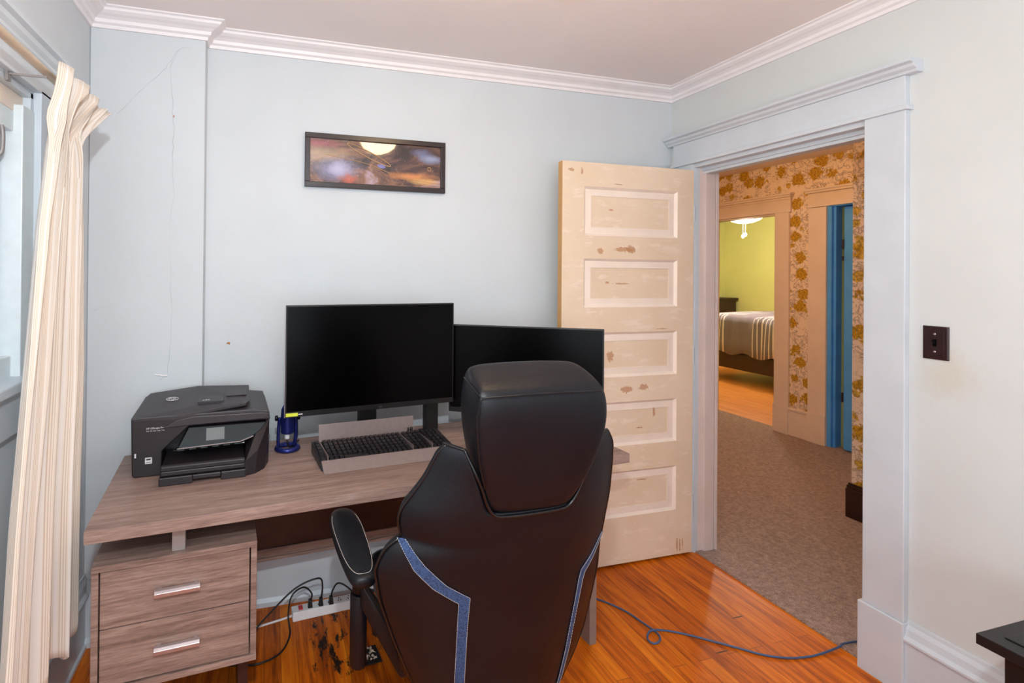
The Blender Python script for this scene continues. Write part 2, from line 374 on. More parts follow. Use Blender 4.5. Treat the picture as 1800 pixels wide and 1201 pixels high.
# door casing (room side)
b=B(); b.box(XR-.025,XR,1.262,1.392,.255,2.085)
struct(b.build('trim_door_casing_right','blue_trim',bevel=.003))
struct(B().box(XR-.034,XR,1.258,1.402,0,.255).build('trim_plinth_block','blue_trim',bevel=.003))
b=B(); b.box(XR-.025,XR,2.203,2.335,0,2.085)
struct(b.build('trim_door_casing_left','blue_trim',bevel=.003))
b=B(); b.box(XR-.024,XR,1.264,2.335,2.095,2.205)
b.box(XR-.036,XR,1.252,2.345,2.080,2.097)
b.prism([(XR,2.205),(XR-.030,2.205),(XR-.034,2.214),(XR-.046,2.222),(XR-.050,2.232),(XR-.066,2.238),(XR-.066,2.250),(XR,2.250)],'y',1.225,2.372)
struct(b.build('trim_door_head','blue_trim',bevel=.0015))
# jambs and stops
b=B(); b.box(XR-.002,XR+.022,2.198,2.212,0,2.062)
struct(b.build('trim_door_jamb_edge','blue_trim'))
b=B(); b.box(XR+.022,XR+.125,2.198,2.212,0,2.062); b.box(XR+.052,XR+.115,2.185,2.198,0,2.05); b.box(XR+.122,XR+.14,2.185,2.33,0,2.1)
struct(b.build('trim_door_jamb_left','pink_jamb',bevel=.002))
b=B(); b.box(XR-.002,XR+.115,1.386,1.402,0,2.062); b.box(XR+.05,XR+.09,1.402,1.414,0,2.05)
struct(b.build('trim_door_jamb_right','cream_trim',bevel=.002))
b=B(); b.box(XR-.01,XR+.115,1.39,2.21,2.060,2.084); b.box(XR+.035,XR+.10,1.40,2.20,2.044,2.062); b.box(XR+.045,XR+.10,1.40,2.20,2.030,2.046)
struct(b.build('trim_door_jamb_head','blue_trim',bevel=.002))

# wall cracks and marks (plaster cracks lie on the plaster)
def crack(name,pts,r,parent,mat='crack'):
    b=B(); P=[]
    for a,c in zip(pts,pts[1:]):
        a=Vector(a);c=Vector(c)
        for k in range(5): 
            q=a.lerp(c,k/5); q.x+=random.uniform(-.004,.004); q.z+=random.uniform(-.004,.004); P.append(q)
    P.append(Vector(pts[-1])); b.tube(P,[r*random.uniform(.3,1.2) for _ in P],5); return b.build(name,mat,parent)
yc=YC-.0002
crack('crack',[(-.375,yc,2.41),(-.40,yc,2.33),(-.395,yc,2.20),(-.385,yc,2.08),(-.39,yc,1.95),(-.385,yc,1.80),(-.40,yc,1.6),(-.39,yc,1.40),(-.385,yc,1.2),(-.40,yc,1.05),(-.43,yc,1.03)],.0009,br_)
crack('crack',[(-.33,yc,2.43),(-.375,yc,2.41),(-.42,yc,2.33),(-.5,yc,2.24),(-.60,yc,2.12)],.0007,br_)
crack('crack',[(-.68,yc,1.32),(-.64,yc,1.33),(-.60,yc,1.345)],.0006,br_)
crack('plaster_chip',[(-.388,yc,2.135),(-.388,yc,2.125)],.003,br_,'rust')
for z_ in (1.05,): crack('plaster_patch',[(-.45,yc,z_),(-.40,yc,z_-.006)],.004,br_,'white')
wb=bpy.data.objects['wall_back']
crack('paint_chip',[(-.170,YB,1.165),(-.165,YB,1.160)],.006,wb,'rust')

# ------------------------------------------------------------------ the open room door
dr=bpy.data.objects.new('door_1',None); C.objects.link(dr); dr.location=(1.393,2.192,.012)
dr.rotation_euler=(0,0,0)
struct(dr,'scraped cream five-panel wooden door standing open against the pale blue wall','door')
W,H,T=.795,2.032,.036
PX0,PX1=.125,.690
PZ=[(1.665,1.912),(1.305,1.550),(.950,1.178),(.598,.822),(.236,.468)]
b=B(); b.box(0,PX0,0,T,0,H); b.box(PX1,W,0,T,0,H)
zs=[0]+[v for p in reversed(PZ) for v in p]+[H]
for i in range(0,len(zs),2): b.box(PX0,PX1,0,T,zs[i],zs[i+1])
b.build('door_frame','door_cream',dr)
B().box(-.0012,.0003,.001,T-.001,.001,H-.001).build('door_edge','door_edge',dr)
for z0,z1 in PZ:
    b=B(); mw=.045
    out=[(PX0,z0),(PX1,z0),(PX1,z1),(PX0,z1)]; inn=[(PX0+mw,z0+mw),(PX1-mw,z0+mw),(PX1-mw,z1-mw),(PX0+mw,z1-mw)]
    mid=[(PX0+.012,z0+.012),(PX1-.012,z0+.012),(PX1-.012,z1-.012),(PX0+.012,z1-.012)]
    L=[]
    for ring,y in ((out,-.001),(mid,.012),(inn,.010),(inn,.015)): L.append([b.bm.verts.new((x,y,z)) for x,z in ring])
    for A,Bq in zip(L,L[1:]):
        for i in range(4): b.bm.faces.new([A[i],A[(i+1)%4],Bq[(i+1)%4],Bq[i]])
    b.build('panel_moulding','moulding',dr)
    B().box(PX0+mw-.002,PX1-mw+.002,.013,T-.013,z0+mw-.002,z1-mw+.002).build('panel','door_cream',dr)
    B().box(PX0,PX1,.016,T-.012,z0,z1).build('panel_core','moulding',dr)
for z in (.25,1.05,1.80):
    b=B(); b.tube([(W+.004,.004,z-.045),(W+.004,.004,z+.045)],.006,10); b.build('hinge','blue_trim',dr)

# ------------------------------------------------------------------ window on the left
wn=bpy.data.objects.new('window_1',None); C.objects.link(wn); struct(wn,'white framed casement window beside the beige curtain','window')
b=B(); d=.11
b.box(XL-d,XL+.0,WY1-.018,WY1,WZ0,WZ1); b.box(XL-d,XL,WY0,WY0+.018,WZ0,WZ1); b.box(XL-d,XL,WY0,WY1,WZ1-.018,WZ1)
b.build('window_frame','blue_trim',wn,bevel=.002)
b=B(); b.box(XL-.06,XL+.004,1.725,WY1+.012,WZ0+.02,WZ1-.055); b.box(XL-.06,XL-.012,WY0+.02,WY0+.08,WZ0+.02,WZ1-.075); b.box(XL-.06,XL-.02,WY0+.02,1.78,WZ1-.135,WZ1-.075); b.box(XL-.06,XL-.02,WY0+.02,1.78,WZ0+.02,WZ0+.09)
b.build('window_stile','white_frame',wn,bevel=.003)
B().box(XL-.075,XL-.045,1.60,1.71,WZ0+.03,WZ1-.08).build('window_sash','blue_trim',wn,bevel=.004)
B().box(XL-.072,XL-.068,WY0+.05,1.62,WZ0+.05,WZ1-.09).build('window_pane','glass',wn)
b=B(); b.tube(smoothpath([(XL-.04,1.665,1.80),(XL-.025,1.668,1.81),(XL-.022,1.67,1.85),(XL-.025,1.668,1.885),(XL-.04,1.665,1.89)]),.006,8); b.build('window_latch','silver_leg',wn,smooth=True)
B().box(XL-.0125,XL-.010,1.755,1.772,1.90,1.94).build('strike_plate','silver_leg',wn)
B().box(XL-.08,XL+.045,WY0-.04,WY1+.04,WZ0-.0,WZ0+.03).build('window_sill','blue_trim',wn,bevel=.005)
b=B(); b.box(XL,XL+.022,WY1,WY1+.11,.3,2.035); b.box(XL,XL+.022,WY0-.11,WY0,.3,2.035); b.box(XL,XL+.022,WY0-.11,WY1+.11,2.025,2.09)
b.box(XL,XL+.022,WY0,WY1,WZ0-.12,WZ0)
b.build('window_casing','blue_trim',wn,bevel=.002)
b=B(); b.prism([(XL,2.085),(XL+.026,2.085),(XL+.030,2.095),(XL+.028,2.105),(XL+.036,2.112),(XL+.036,2.122),(XL+.046,2.132),(XL+.048,2.146),(XL+.062,2.152),(XL+.062,2.164),(XL,2.164)],'y',WY0-.14,WY1+.15); b.build('window_cornice','blue_trim',wn)
B().box(XL-.1,XL-.02,WY0+.0,1.79,WZ1-.075,WZ1-.018).build('window_head','cream_trim',wn,bevel=.003)
b=B(); b.box(XL-.9,XL-.85,-1,3.2,.2,2.8); 

# ------------------------------------------------------------------ curtain and rod
b=B(); b.tube([(-.605,-.2,2.035),(-.605,1.93,2.035)],.0115,12); rod=thing('curtain_rod','cream round curtain rod above the window','curtain rod',(-.605,.9,2.035))
o=b.build('pole','rod',rod,smooth=True); o.matrix_parent_inverse=Matrix.Translation((.605,-.9,-2.035))
b=B(); b.box(-.690,-.600,1.625,1.630,2.017,2.023); b.box(-.698,-.690,1.618,1.637,2.00,2.04); o=b.build('bracket','silver_leg',rod); o.matrix_parent_inverse=Matrix.Translation((.605,-.9,-2.035))
def curtain():
    rows=[];NS=240;
    ys=[(2.075,1.635,1.945),(2.02,1.62,1.93),(1.93,1.585,1.84),(1.88,1.580,1.80),(1.75,1.55,1.81),(1.59,1.51,1.82),(1.17,1.45,1.835),(.84,1.405,1.81),(.5,1.38,1.80),(.2,1.36,1.79)]
    def rng(z):
        if z>=ys[0][0]: return ys[0][1:]
        for (z0,a0,b0),(z1,a1,b1) in zip(ys,ys[1:]):
            if z1<=z<=z0:
                t=(z0-z)/(z0-z1); return a0+(a1-a0)*t,b0+(b1-b0)*t
        return ys[-1][1:]
    R=70
    bm=bmesh.new(); uvl=bm.loops.layers.uv.new('UVMap'); V=[];UV=[]
    for j in range(R+1):
        row=[];ur=[]
        for i in range(NS+1):
            s=i/NS
            top=2.070-.062*s-.006*math.sin(s*PI*7)**2
            bot=.350+.022*math.sin(s*13+.5)+.02*s-.04*max(0,1-s*2)
            z=top+(bot-top)*(j/R)**1.0
            a,c=rng(z); ph=s*2*PI*4.5+.35*math.sin(z*2.1+s*4)
            hd=max(0,min(1,(z-1.89)/.12)); tri=2/PI*math.asin(math.sin(s*2*PI*3.5))
            amp=.022+.010*math.sin(s*17+1.3)
            fold=math.sin(ph)+.25*math.sin(2*ph+z*1.5)
            sq=math.tanh(3*math.sin(s*2*PI*4.0))
            x=-.575+amp*fold*(1-hd)+hd*(.020*tri+.008*sq+.055*s)+.012*(1-z/2)-.050*(1-s)*max(0,1-z/1.9)
            pin=math.exp(-((z-1.90)/.045)**2); x+=-.012*pin*math.cos(s*2*PI*4)
            y=a+(c-a)*s+.012*math.cos(ph)*(1-hd)
            row.append(bm.verts.new((x,y,z))); ur.append((s*1.6,z*.6))
        V.append(row);UV.append(ur)
    for j in range(R):
        for i in range(NS):
            f=bm.faces.new([V[j][i],V[j][i+1],V[j+1][i+1],V[j+1][i]])
            for lp,(jj,ii) in zip(f.loops,((j,i),(j,i+1),(j+1,i+1),(j+1,i))): lp[uvl].uv=UV[jj][ii]
            f.smooth=True
    me=bpy.data.meshes.new('curtain'); bm.to_mesh(me); bm.free(); o=link('curtain',me,'curtain',None)
    k=o.modifiers.new('solid','SOLIDIFY'); k.thickness=.0018
    tag(o,'beige pinch-pleated striped curtain hanging from the cream rod','curtain')
curtain()

# ------------------------------------------------------------------ framed picture
pf=thing('framed_picture','long dark-framed space print hanging on the blue wall','picture',(.158,YB,1.876))
pw,ph=.682,.250; fw=.024
b=B(); b.box(0,pw,-.022,0,0,fw); b.box(0,pw,-.022,0,ph-fw,ph); b.box(0,fw,-.022,0,fw,ph-fw); b.box(pw-fw,pw,-.022,0,fw,ph-fw)
b.build('frame','frame',pf,bevel=.002)
B().box(fw-.002,pw-fw+.002,-.012,-.004,fw-.002,ph-fw+.002).build('print','art',pf)
b=B(); 
def ell(cx,cz,rx,rz,rot,r,y=-.0138,n=40):
    P=[]
    for k in range(n):
        t=2*PI*k/n; x=rx*math.cos(t);z=rz*math.sin(t); P.append((cx+x*math.cos(rot)-z*math.sin(rot),y,cz+x*math.sin(rot)+z*math.cos(rot)))
    return P
b.tube(ell(.30,.165,.115,.014,-.42,.0015),.0019,5,closed=True); b.tube(ell(.60,.115,.009,.009,0,.001),.0014,5,closed=True); b.tube(smoothpath([(.10,-.013,.155),(.3,-.013,.12),(.45,-.013,.07),(.65,-.013,.045)]),.0012,5)
b.build('printed_rings','ring',pf)
b=B(); b.prism([(p[0],p[2]) for p in ell(.36,.115,.020,.009,-.15,0,n=24)],'y',-.0128,-.0118); b.build('printed_planet','planet',pf)

# ------------------------------------------------------------------ light switch
sw=thing('light_switch','dark brown toggle switch plate on the wall right of the doorway','light switch',(XR,1.187,1.2585))
b=B(); hw,hh=.035,.057
L=[]
for x,a in ((0,0),(-.004,.000),(-.006,.004)): L.append([b.bm.verts.new((x,y,z)) for y,z in ((-hw+a,-hh+a),(hw-a,-hh+a),(hw-a,hh-a),(-hw+a,hh-a))])
for A,Bq in zip(L,L[1:]):
    for i in range(4): b.bm.faces.new([A[i],A[(i+1)%4],Bq[(i+1)%4],Bq[i]])
b.bm.faces.new(L[-1]); b.box(-.0075,-.005,-.024,.024,-.044,.044)
b.build('cover_plate','brown_plate',sw,bevel=.0008)
b=B(); b.box(-.009,-.006,-.005,.005,-.012,.012); b.hull([(-.007,-.004,.002),(-.007,.004,.002),(-.007,-.004,-.006),(-.007,.004,-.006),(-.020,-.003,.010),(-.020,.003,.010),(-.019,-.003,.005),(-.019,.003,.005)]); b.build('toggle','gloss_black',sw)
for z in (-.030,.030):
    b=B(); b.lathe([(.0035,0),(.0035,.0015),(.002,.0025)],(-.0075,0,z),12,Matrix.Rotation(-PI/2,4,'Y')); b.build('screw','steel',sw)

# ------------------------------------------------------------------ ceiling lamp of the room
cl=thing('ceiling_lamp','lit scalloped glass ceiling lamp of the office','ceiling lamp',(.76,1.15,ZC))
b=B(); b.lathe([(.07,0),(.075,-.03),(.06,-.065)],n=32); b.build('canopy','brass',cl,smooth=True)
b=B(); n=48; prof=[(.06,-.06),(.085,-.065),(.118,-.085),(.126,-.105),(.11,-.14),(.075,-.168),(.035,-.184),(.005,-.187)]
rings=[]
for r,z in prof: rings.append([b.bm.verts.new((r*(1+.06*math.cos(8*2*PI*k/n))*math.cos(2*PI*k/n),r*(1+.06*math.cos(8*2*PI*k/n))*math.sin(2*PI*k/n),z)) for k in range(n)])
for A,Bq in zip(rings,rings[1:]):
    for k in range(n): b.bm.faces.new([A[k],A[(k+1)%n],Bq[(k+1)%n],Bq[k]])
b.bm.faces.new(rings[-1]); b.build('glass_shade','lamp_glow',cl,smooth=True)

# ================================================================== desk
desk=thing('desk','grey-brown wood-look desk with metal legs along the blue wall','desk',(-.482,1.577,0),math.radians(4.61))
DL,DD=1.905,.615
B().box(0,DL,0,DD,.723,.760).build('desktop','desk',desk,bevel=.0012)
# pedestal
b=B(); px0,px1,py0,py1,pz0,pz1=.012,.462,.035,.50,.272,.642; t=.018
b.box(px0,px1,py0-.004,py1,pz1-t,pz1); b.box(px0,px1,py0-.004,py1,pz0,pz0+t); b.box(px0,px0+t,py0,py1,pz0+t,pz1-t); b.box(px1-t,px1,py0,py1,pz0+t,pz1-t); b.box(px0+t,px1-t,py1-.01,py1,pz0+t,pz1-t)
b.build('pedestal','drawer',desk,bevel=.0008)
zm=(pz0+pz1)/2
for z0,z1 in ((zm+.001,pz1-t-.003),(pz0+t+.003,zm-.002)):
    dw=B().box(px0+t+.004,px1-t-.004,py0+.002,py0+.40,z0,z1).build('drawer','drawer',desk,bevel=.0008)
    hz=(z0+z1)/2; hb=B(); xc=(px0+px1)/2
    hb.prism([(py0-.022,hz-.008),(py0-.024,hz+.004),(py0-.016,hz+.010),(py0-.004,hz+.010),(py0-.004,hz+.006),(py0-.016,hz+.002)],'x',xc-.062,xc+.062)
    hb.box(xc-.055,xc-.045,py0-.010,py0+.004,hz+.002,hz+.009); hb.box(xc+.045,xc+.055,py0-.010,py0+.004,hz+.002,hz+.009)
    hb.build('handle','steel',dw,bevel=.001)
for y_ in (.05,.42): B().box(.218,.255,y_,y_+.04,pz1,.723).build('support_post','silver_leg',desk,bevel=.001)
b=B(); b.box(px1-.05,px1-.02,.12,.36,0,pz0); b.build('pedestal_leg','dark_wood',desk); b=B(); b.box(px0+.02,px0+.05,.12,.36,0,pz0); b.build('pedestal_leg','dark_wood',desk)
# modesty panel
b=B(); b.box(.30,1.70,.555,.573,.335,.723); b.build('modesty_panel','dark_wood',desk)
b=B(); b.box(.30,1.70,.548,.580,.300,.335); b.box(.30,1.70,.540,.588,.290,.302); b.build('stretcher_rail','drawer',desk,bevel=.001)
# right sled leg
b=B(); lx0,lx1=1.742,1.775
b.box(lx0,lx1,.035,.085,.0,.723); b.box(lx0,lx1,.52,.57,.0,.723); b.box(lx0,lx1,.085,.52,.0,.03); b.box(lx0,lx1,.085,.52,.69,.723)
b.build('leg','silver_leg',desk,bevel=.002)

# ------------------------------------------------------------------ printer
pr=thing('printer','black office inkjet printer at the left end of the desk','printer',(-.452,1.94,.7602),math.radians(4.1))
b=B(); b.box(.015,.455,.11,.34,.004,.16); b.prism([(.004,.008),(.012,0),(.098,0),(.098,.085),(.185,.165),(.466,.165),(.466,.178),(.002,.204),(0,.2)],'y',0,.12)
b.box(.0,.10,.1,.33,.004,.2)
b.build('body','printer',pr,bevel=.004)
b=B(); b.hull([(.375,-.098,0),(.41,-.085,0),(.445,-.045,0),(.462,.01,0),(.462,.30,0),(.375,.30,0),(.375,-.095,.05),(.42,-.06,.075),(.43,.0,.16),(.466,.02,.165),(.466,.30,.165),(.40,.30,.165)])
b.build('side_cover','printer',pr,bevel=.004)
b=B(); b.prism([(.095,.165),(.185,.168),(.45,.170),(.466,.190),(.44,.195),(.2,.20),(.14,.19)],'y',-.004,.30); b.prism([(.07,.192),(.455,.176),(.466,.176),(.460,.200),(.40,.208),(.0,.208),(.0,.2)],'y',.0,.33)
b.build('scanner_lid','printer_top',pr,bevel=.003)
b=B(); b.hull([(.0,.002,.205),(.20,.0,.212),(.38,.03,.226),(.395,.06,.228),(.40,.30,.236),(.02,.32,.222),(.0,.02,.207),(.20,.0,.204),(.38,.03,.216),(.40,.30,.21),(.0,.32,.205),(.20,.31,.243),(.19,.05,.222)])
b.build('document_feeder_cover','printer_top',pr,bevel=.003)
b=B(); b.box(.21,.30,.07,.22,.218,.2335); b.build('feeder_recess','printer',pr,bevel=.001)
b=B(); b.box(.31,.385,.13,.22,.232,.2385); b.build('feeder_guide','printer_top',pr,bevel=.002)
text('feeder_label','ABC',.014,Matrix.Translation((.225,.085,.2337)),'label',pr)
Mx=Matrix.Translation((.1,.1,0))
b=B()
cp=[(.15,.098),(.36,.104),(.405,.118),(.435,.142),(.452,.163),(.185,.166)]
ring1=[b.bm.verts.new((x,-.034+ (z-.098)*.22,z)) for x,z in cp]; ring2=[b.bm.verts.new((x,.03,z)) for x,z in cp]
b.bm.faces.new(ring1); b.bm.faces.new(ring2[::-1])
for i in range(len(cp)): b.bm.faces.new([ring1[i],ring2[i],ring2[(i+1)%len(cp)],ring1[(i+1)%len(cp)]])
cpn=b.build('control_panel','gloss_black',pr,bevel=.002)
Mt=Matrix.Translation((0,-.0345,.098))@Matrix.Rotation(-math.atan(.22),4,'X')
B().box(.244,.305,-.0012,.001,.020,.062,Mt).build('touch_screen','lcd',cpn)
b=B(); b.tube([(.15,-.035,.098),(.36,-.034,.104),(.405,-.031,.118)],.0022,6); b.build('panel_trim','steel',cpn)
b=B(); b.box(.105,.375,-.098,.10,.030,.046); b.prism([(-.098,.046),(-.098,.062),(-.088,.066),(-.07,.056),(.1,.056),(.1,.046)],'x',.105,.375); b.build('output_tray','printer',pr,bevel=.003)
b=B()
b.box(.10,.205,-.105,.06,0,.028); b.box(.295,.378,-.105,.06,0,.028); b.box(.205,.295,-.105,.06,.012,.028); b.build('paper_tray','printer',pr,bevel=.003)
b=B(); b.tube([(.135,-.012,.086),(.375,-.012,.092)],.004,8)
for k in range(6): b.tube([(.15+.038*k,-.012,.0865+k*.001),(.172+.038*k,-.012,.087+k*.001)],.0065,10)
b.build('paper_roller','gloss_black',pr)
Mf=Matrix.Translation((.048,-.0006,.166))@Matrix.Rotation(PI/2,4,'X')
text('printer_lettering','HP OfficeJet Pro 6978',.0085,Mf,'label',pr)
text('printer_lettering','Print  Fax  Scan  Copy  Web',.005,Matrix.Translation((.048,-.0006,.158))@Matrix.Rotation(PI/2,4,'X'),'label',pr)
b=B(); b.box(.045,.067,-.0012,.001,.046,.050); b.box(.045,.067,-.0012,.001,.064,.068); b.box(.045,.049,-.0012,.001,.046,.068); b.box(.063,.067,-.0012,.001,.046,.068); b.box(.049,.063,-.0012,.001,.052,.058); b.build('certification_label','label',pr)
b=B(); b.box(.012,.017,-.0012,.001,.07,.085); b.build('usb_port','label',pr)
Ml=Matrix.Translation((.115,.165,.2215))@Matrix.Rotation(.05,4,'X')
b=B(); b.tube([(Ml@Vector((.021*math.cos(2*PI*k/32),.021*math.sin(2*PI*k/32),.008))) for k in range(32)],.0014,5,closed=True); lg=b.build('logo','label',pr)
text('logo_letters','hp',.028,Ml@Matrix.Translation((-.0145,-.007,.008)),'label',lg)

# ------------------------------------------------------------------ monitors
def monitor(nm,label,P0,P1,z0,z1,cat='monitor',sticker=False):
    P0=Vector(P0);P1=Vector(P1); d=P1-P0; W_=d.length; ang=math.atan2(d.y,d.x); c=(P0+P1)/2
    m=thing(nm,label,cat,(P0.x,P0.y,z0),ang); h_=z1-z0
    b=B(); b.box(0,W_,0,.012,0,h_); b.box(.12,W_-.12,.012,.04,.06,h_-.06); b.build('housing','bezel',m,bevel=.002)
    B().box(.006,W_-.006,-.0006,.002,.022,h_-.006).build('screen','screen',m)
    B().box(-.0012,.0003,0.0,.012,0,h_).build('edge_trim','steel',m)
    return m,W_,h_
m1,W1,H1=monitor('monitor','larger black flat monitor on the desk above the keyboard',(.0673,1.996),(.7874,2.079),.919,1.3525)
text('monitor_logo','LG',.012,Matrix.Translation((W1*.525,-.0008,.006))@Matrix.Rotation(PI/2,4,'X'),'lcd',m1)
B().box(.004,.050,-.0012,.0,.004,.017).build('sticker','yellow',m1)
B().box(.052,.068,-.0012,.0,.009,.012).build('sticker','label',m1)
b=B(); b.box(W1*.5-.045,W1*.5+.035,.075,.10,-.157,.14); b.box(W1*.5-.045,W1*.5+.035,.03,.08,.06,.14); b.build('stand_neck','bezel',m1,bevel=.003)
b=B(); b.box(W1*.5-.12,W1*.5+.10,.065,.175,-.1585,-.150); b.build('stand_foot','bezel',m1,bevel=.003)
m2,W2,H2=monitor('monitor','smaller black flat monitor angled behind the chair headrest',(.782,2.122),(1.345,1.799),.868,1.2555)
b=B(); b.box(W2*.5-.03,W2*.5+.03,.03,.06,-.106,.15); b.build('stand_neck','bezel',m2,bevel=.003)
b=B(); b.box(W2*.5-.11,W2*.5+.11,-.04,.13,-.1075,-.098); b.build('stand_foot','bezel',m2,bevel=.003)
b=B(); b.box(.06,.09,-.001,.03,-.025,.0); b.build('sensor_box','bezel',m2,bevel=.002)
st=thing('monitor_pole','black square monitor mounting pole clamped to the desk behind the keyboard','monitor stand',(.715,2.178,.760),.08)
b=B(); b.box(-.03,.03,-.02,.02,.006,.36); b.build('pole','bezel',st,bevel=.003); b=B(); b.box(-.04,.04,-.03,.045,0.0002,.008); b.build('base_plate','bezel',st,bevel=.002)
# ------------------------------------------------------------------ blue microphone
mc=thing('desk_microphone','small dark blue desk microphone on a ring base between printer and monitor','microphone',(.083,2.108,.7602))
b=B(); prof=[(.030,0),(.047,0),(.052,.006),(.050,.014),(.044,.018),(.034,.016),(.030,.008)]
n=40; rings=[[b.bm.verts.new((r*math.cos(2*PI*k/n),r*math.sin(2*PI*k/n),z)) for k in range(n)] for r,z in prof]
for i in range(len(rings)):
    A=rings[i];Bq=rings[(i+1)%len(rings)]
    for k in range(n): b.bm.faces.new([A[k],A[(k+1)%n],Bq[(k+1)%n],Bq[k]])
b.build('ring_base','blue_metal',mc,smooth=True)
b=B(); b.tube(smoothpath([(.028,.02,.012),(.034,.015,.05),(.034,.008,.10),(.032,.0,.13)]),.008,8); b.tube(smoothpath([(-.036,.012,.012),(-.036,.012,.05),(-.034,.008,.10),(-.032,.0,.13)]),.007,8); b.build('yoke','blue_metal',mc,smooth=True)
b=B(); b.lathe([(.018,.066),(.026,.069),(.027,.075),(.027,.135),(.025,.165),(.018,.18),(.004,.186)],n=28); b.build('body','blue_metal',mc,smooth=True)
for sx in (-1,1):
    b=B(); b.lathe([(.009,0),(.011,.002),(.011,.010),(.008,.012)],(sx*.038,0,.130),16,Matrix.Rotation(sx*PI/2,4,'Y')); b.build('knob','gloss_black',mc,smooth=True)
b=B(); b.lathe([(.009,0),(.010,.002),(.010,.02)],(-.002,-.004,.046),16); b.build('usb_plug','label',mc)
b=B(); b.tube(smoothpath([(-.002,-.004,.046),(.0,-.008,.03),(.006,.0,.012),(.02,.02,.008),(.05,.09,.006)]),.0035,8); b.build('usb_cord','cable_black',mc,smooth=True)

# ------------------------------------------------------------------ keyboard
kb=thing('keyboard','black wired keyboard with a silver metal front plate on the desk','keyboard',(.196,1.812,.7602),math.radians(5.5))
KW=.545
b=B(); b.prism([(.03,0),(.235,0),(.238,.042),(.225,.046),(.05,.024)],'x',0,KW); b.build('base','black_plastic',kb,bevel=.003)
b=B(); b.prism([(0,.001),(.006,.0005),(.056,.024),(.056,.030),(.052,.030)],'x',.004,KW-.004); b.build('front_plate','silver_kb',kb,bevel=.0008)
b=B(); b.prism([(.216,.038),(.224,.112),(.228,.111),(.222,.038)],'x',.026,.432); fp=b.build('raised_panel','silver_kb',kb,bevel=.001)
b=B(); Mk=Matrix.Translation((0,.2155,.040))@Matrix.Rotation(-math.atan(.008/.088),4,'X')
for x_ in (.404,.414,.422): b.hull([Mk@Vector(p) for p in ((x_,-.0012,.012),(x_+.006,-.0012,.012),(x_+.004,-.0012,.028),(x_,-.0012,.026),(x_,.0005,.012),(x_+.006,.0005,.012))])
b.build('panel_logo','gloss_black',fp)
for x_ in (.028,.3655,.4475): B().box(x_,x_+.0025,.055,.214,.030,.046).build('divider_strip','silver_kb',kb)
Mkb=Matrix.Translation((0,.056,.0255))@Matrix.Rotation(math.atan(.024/.18),4,'X')
kme=None; cnt=0; rest=B()
cols=[.006]+[.036+.0192*i for i in range(17)]+[.371+.0192*i for i in range(4)][:4]+[.453+.0195*i for i in range(4)]
for r in range(6):
    for ci,x in enumerate(cols):
        if r==0 and 4<=ci<=8: 
            if ci==4:
                k=B().box(0,.092,0,.0165,0,.009,Mkb@Matrix.Translation((x,r*.0285,0))).build('space_bar','black_plastic',kb,bevel=.0015)
            continue
        tr=Mkb@Matrix.Translation((x,r*.0262+.001,0))
        if cnt<100:
            if kme is None:
                k=B().hull([(0,0,0),(.0172,0,0),(.0172,.0225,0),(0,.0225,0),(.002,.002,.009),(.0152,.002,.009),(.0152,.019,.010),(.002,.019,.010)]).build('key','black_plastic',kb); kme=k.data
            else:
                k=bpy.data.objects.new('key',kme); C.objects.link(k); k.parent=kb
            k.matrix_local=tr; cnt+=1
        else:
            rest.hull([tr@Vector(p) for p in [(0,0,0),(.0172,0,0),(.0172,.0225,0),(0,.0225,0),(.002,.002,.009),(.0152,.002,.009),(.0152,.019,.010),(.002,.019,.010)]])
o=rest.build('key','black_plastic',kb); o['kind']='stuff'
b=B(); b.tube(smoothpath([(.48,.236,.02),(.475,.26,.006),(.43,.30,.004),(.42,.37,.004)]),.003,8); b.build('keyboard_cord','cable_black',kb,smooth=True)

# ================================================================== gaming chair
ch=thing('office_chair','large black leatherette office chair with blue stripes, back to the viewer','chair',(.58,1.43,0))
CH0=Vector((.58,1.43,0))
nrm=Vector((0,.98058,.19612)); upv=Vector((0,-.19612,.98058)); OO=Vector((.6,1.07,.8))-CH0
def CL(a,b_,d=0): return OO+Vector((1,0,0))*a+upv*b_+nrm*d
def interp(tab,b_):
    if b_<=tab[0][0]: return tab[0][1]
    for (x0,y0),(x1,y1) in zip(tab,tab[1:]):
        if b_<=x1: 
            t=(b_-x0)/(x1-x0); t=t*t*(3-2*t) if False else t; return y0+(y1-y0)*t
    return tab[-1][1]
aL=[(-.56,-.15),(-.5,-.185),(-.37,-.248),(-.237,-.303),(-.116,-.345),(-.03,-.360),(.02,-.338),(.046,-.300),(.09,-.312),(.12,-.306),(.16,-.278),(.20,-.252),(.24,-.236),(.27,-.220),(.285,-.200)]
aR=[(-.56,.12),(-.5,.155),(-.458,.19),(-.38,.225),(-.303,.250),(-.2,.264),(-.127,.272),(-.05,.268),(.0,.272),(.10,.276),(.2,.268),(.25,.258),(.285,.235)]
nL=[(.140,-.110),(.20,-.132),(.285,-.170)]; nR=[(.140,.104),(.20,.130),(.285,.172)]
cxm=-.022
def dsurf(a,b_):
    l=interp(aL,b_);r=interp(aR,b_); t=(a-cxm)/((cxm-l) if a<cxm else (r-cxm)); t=min(1.2,abs(t))
    return .085*t**2.6 + .02*math.sin((b_+.5)*3.0) - .012
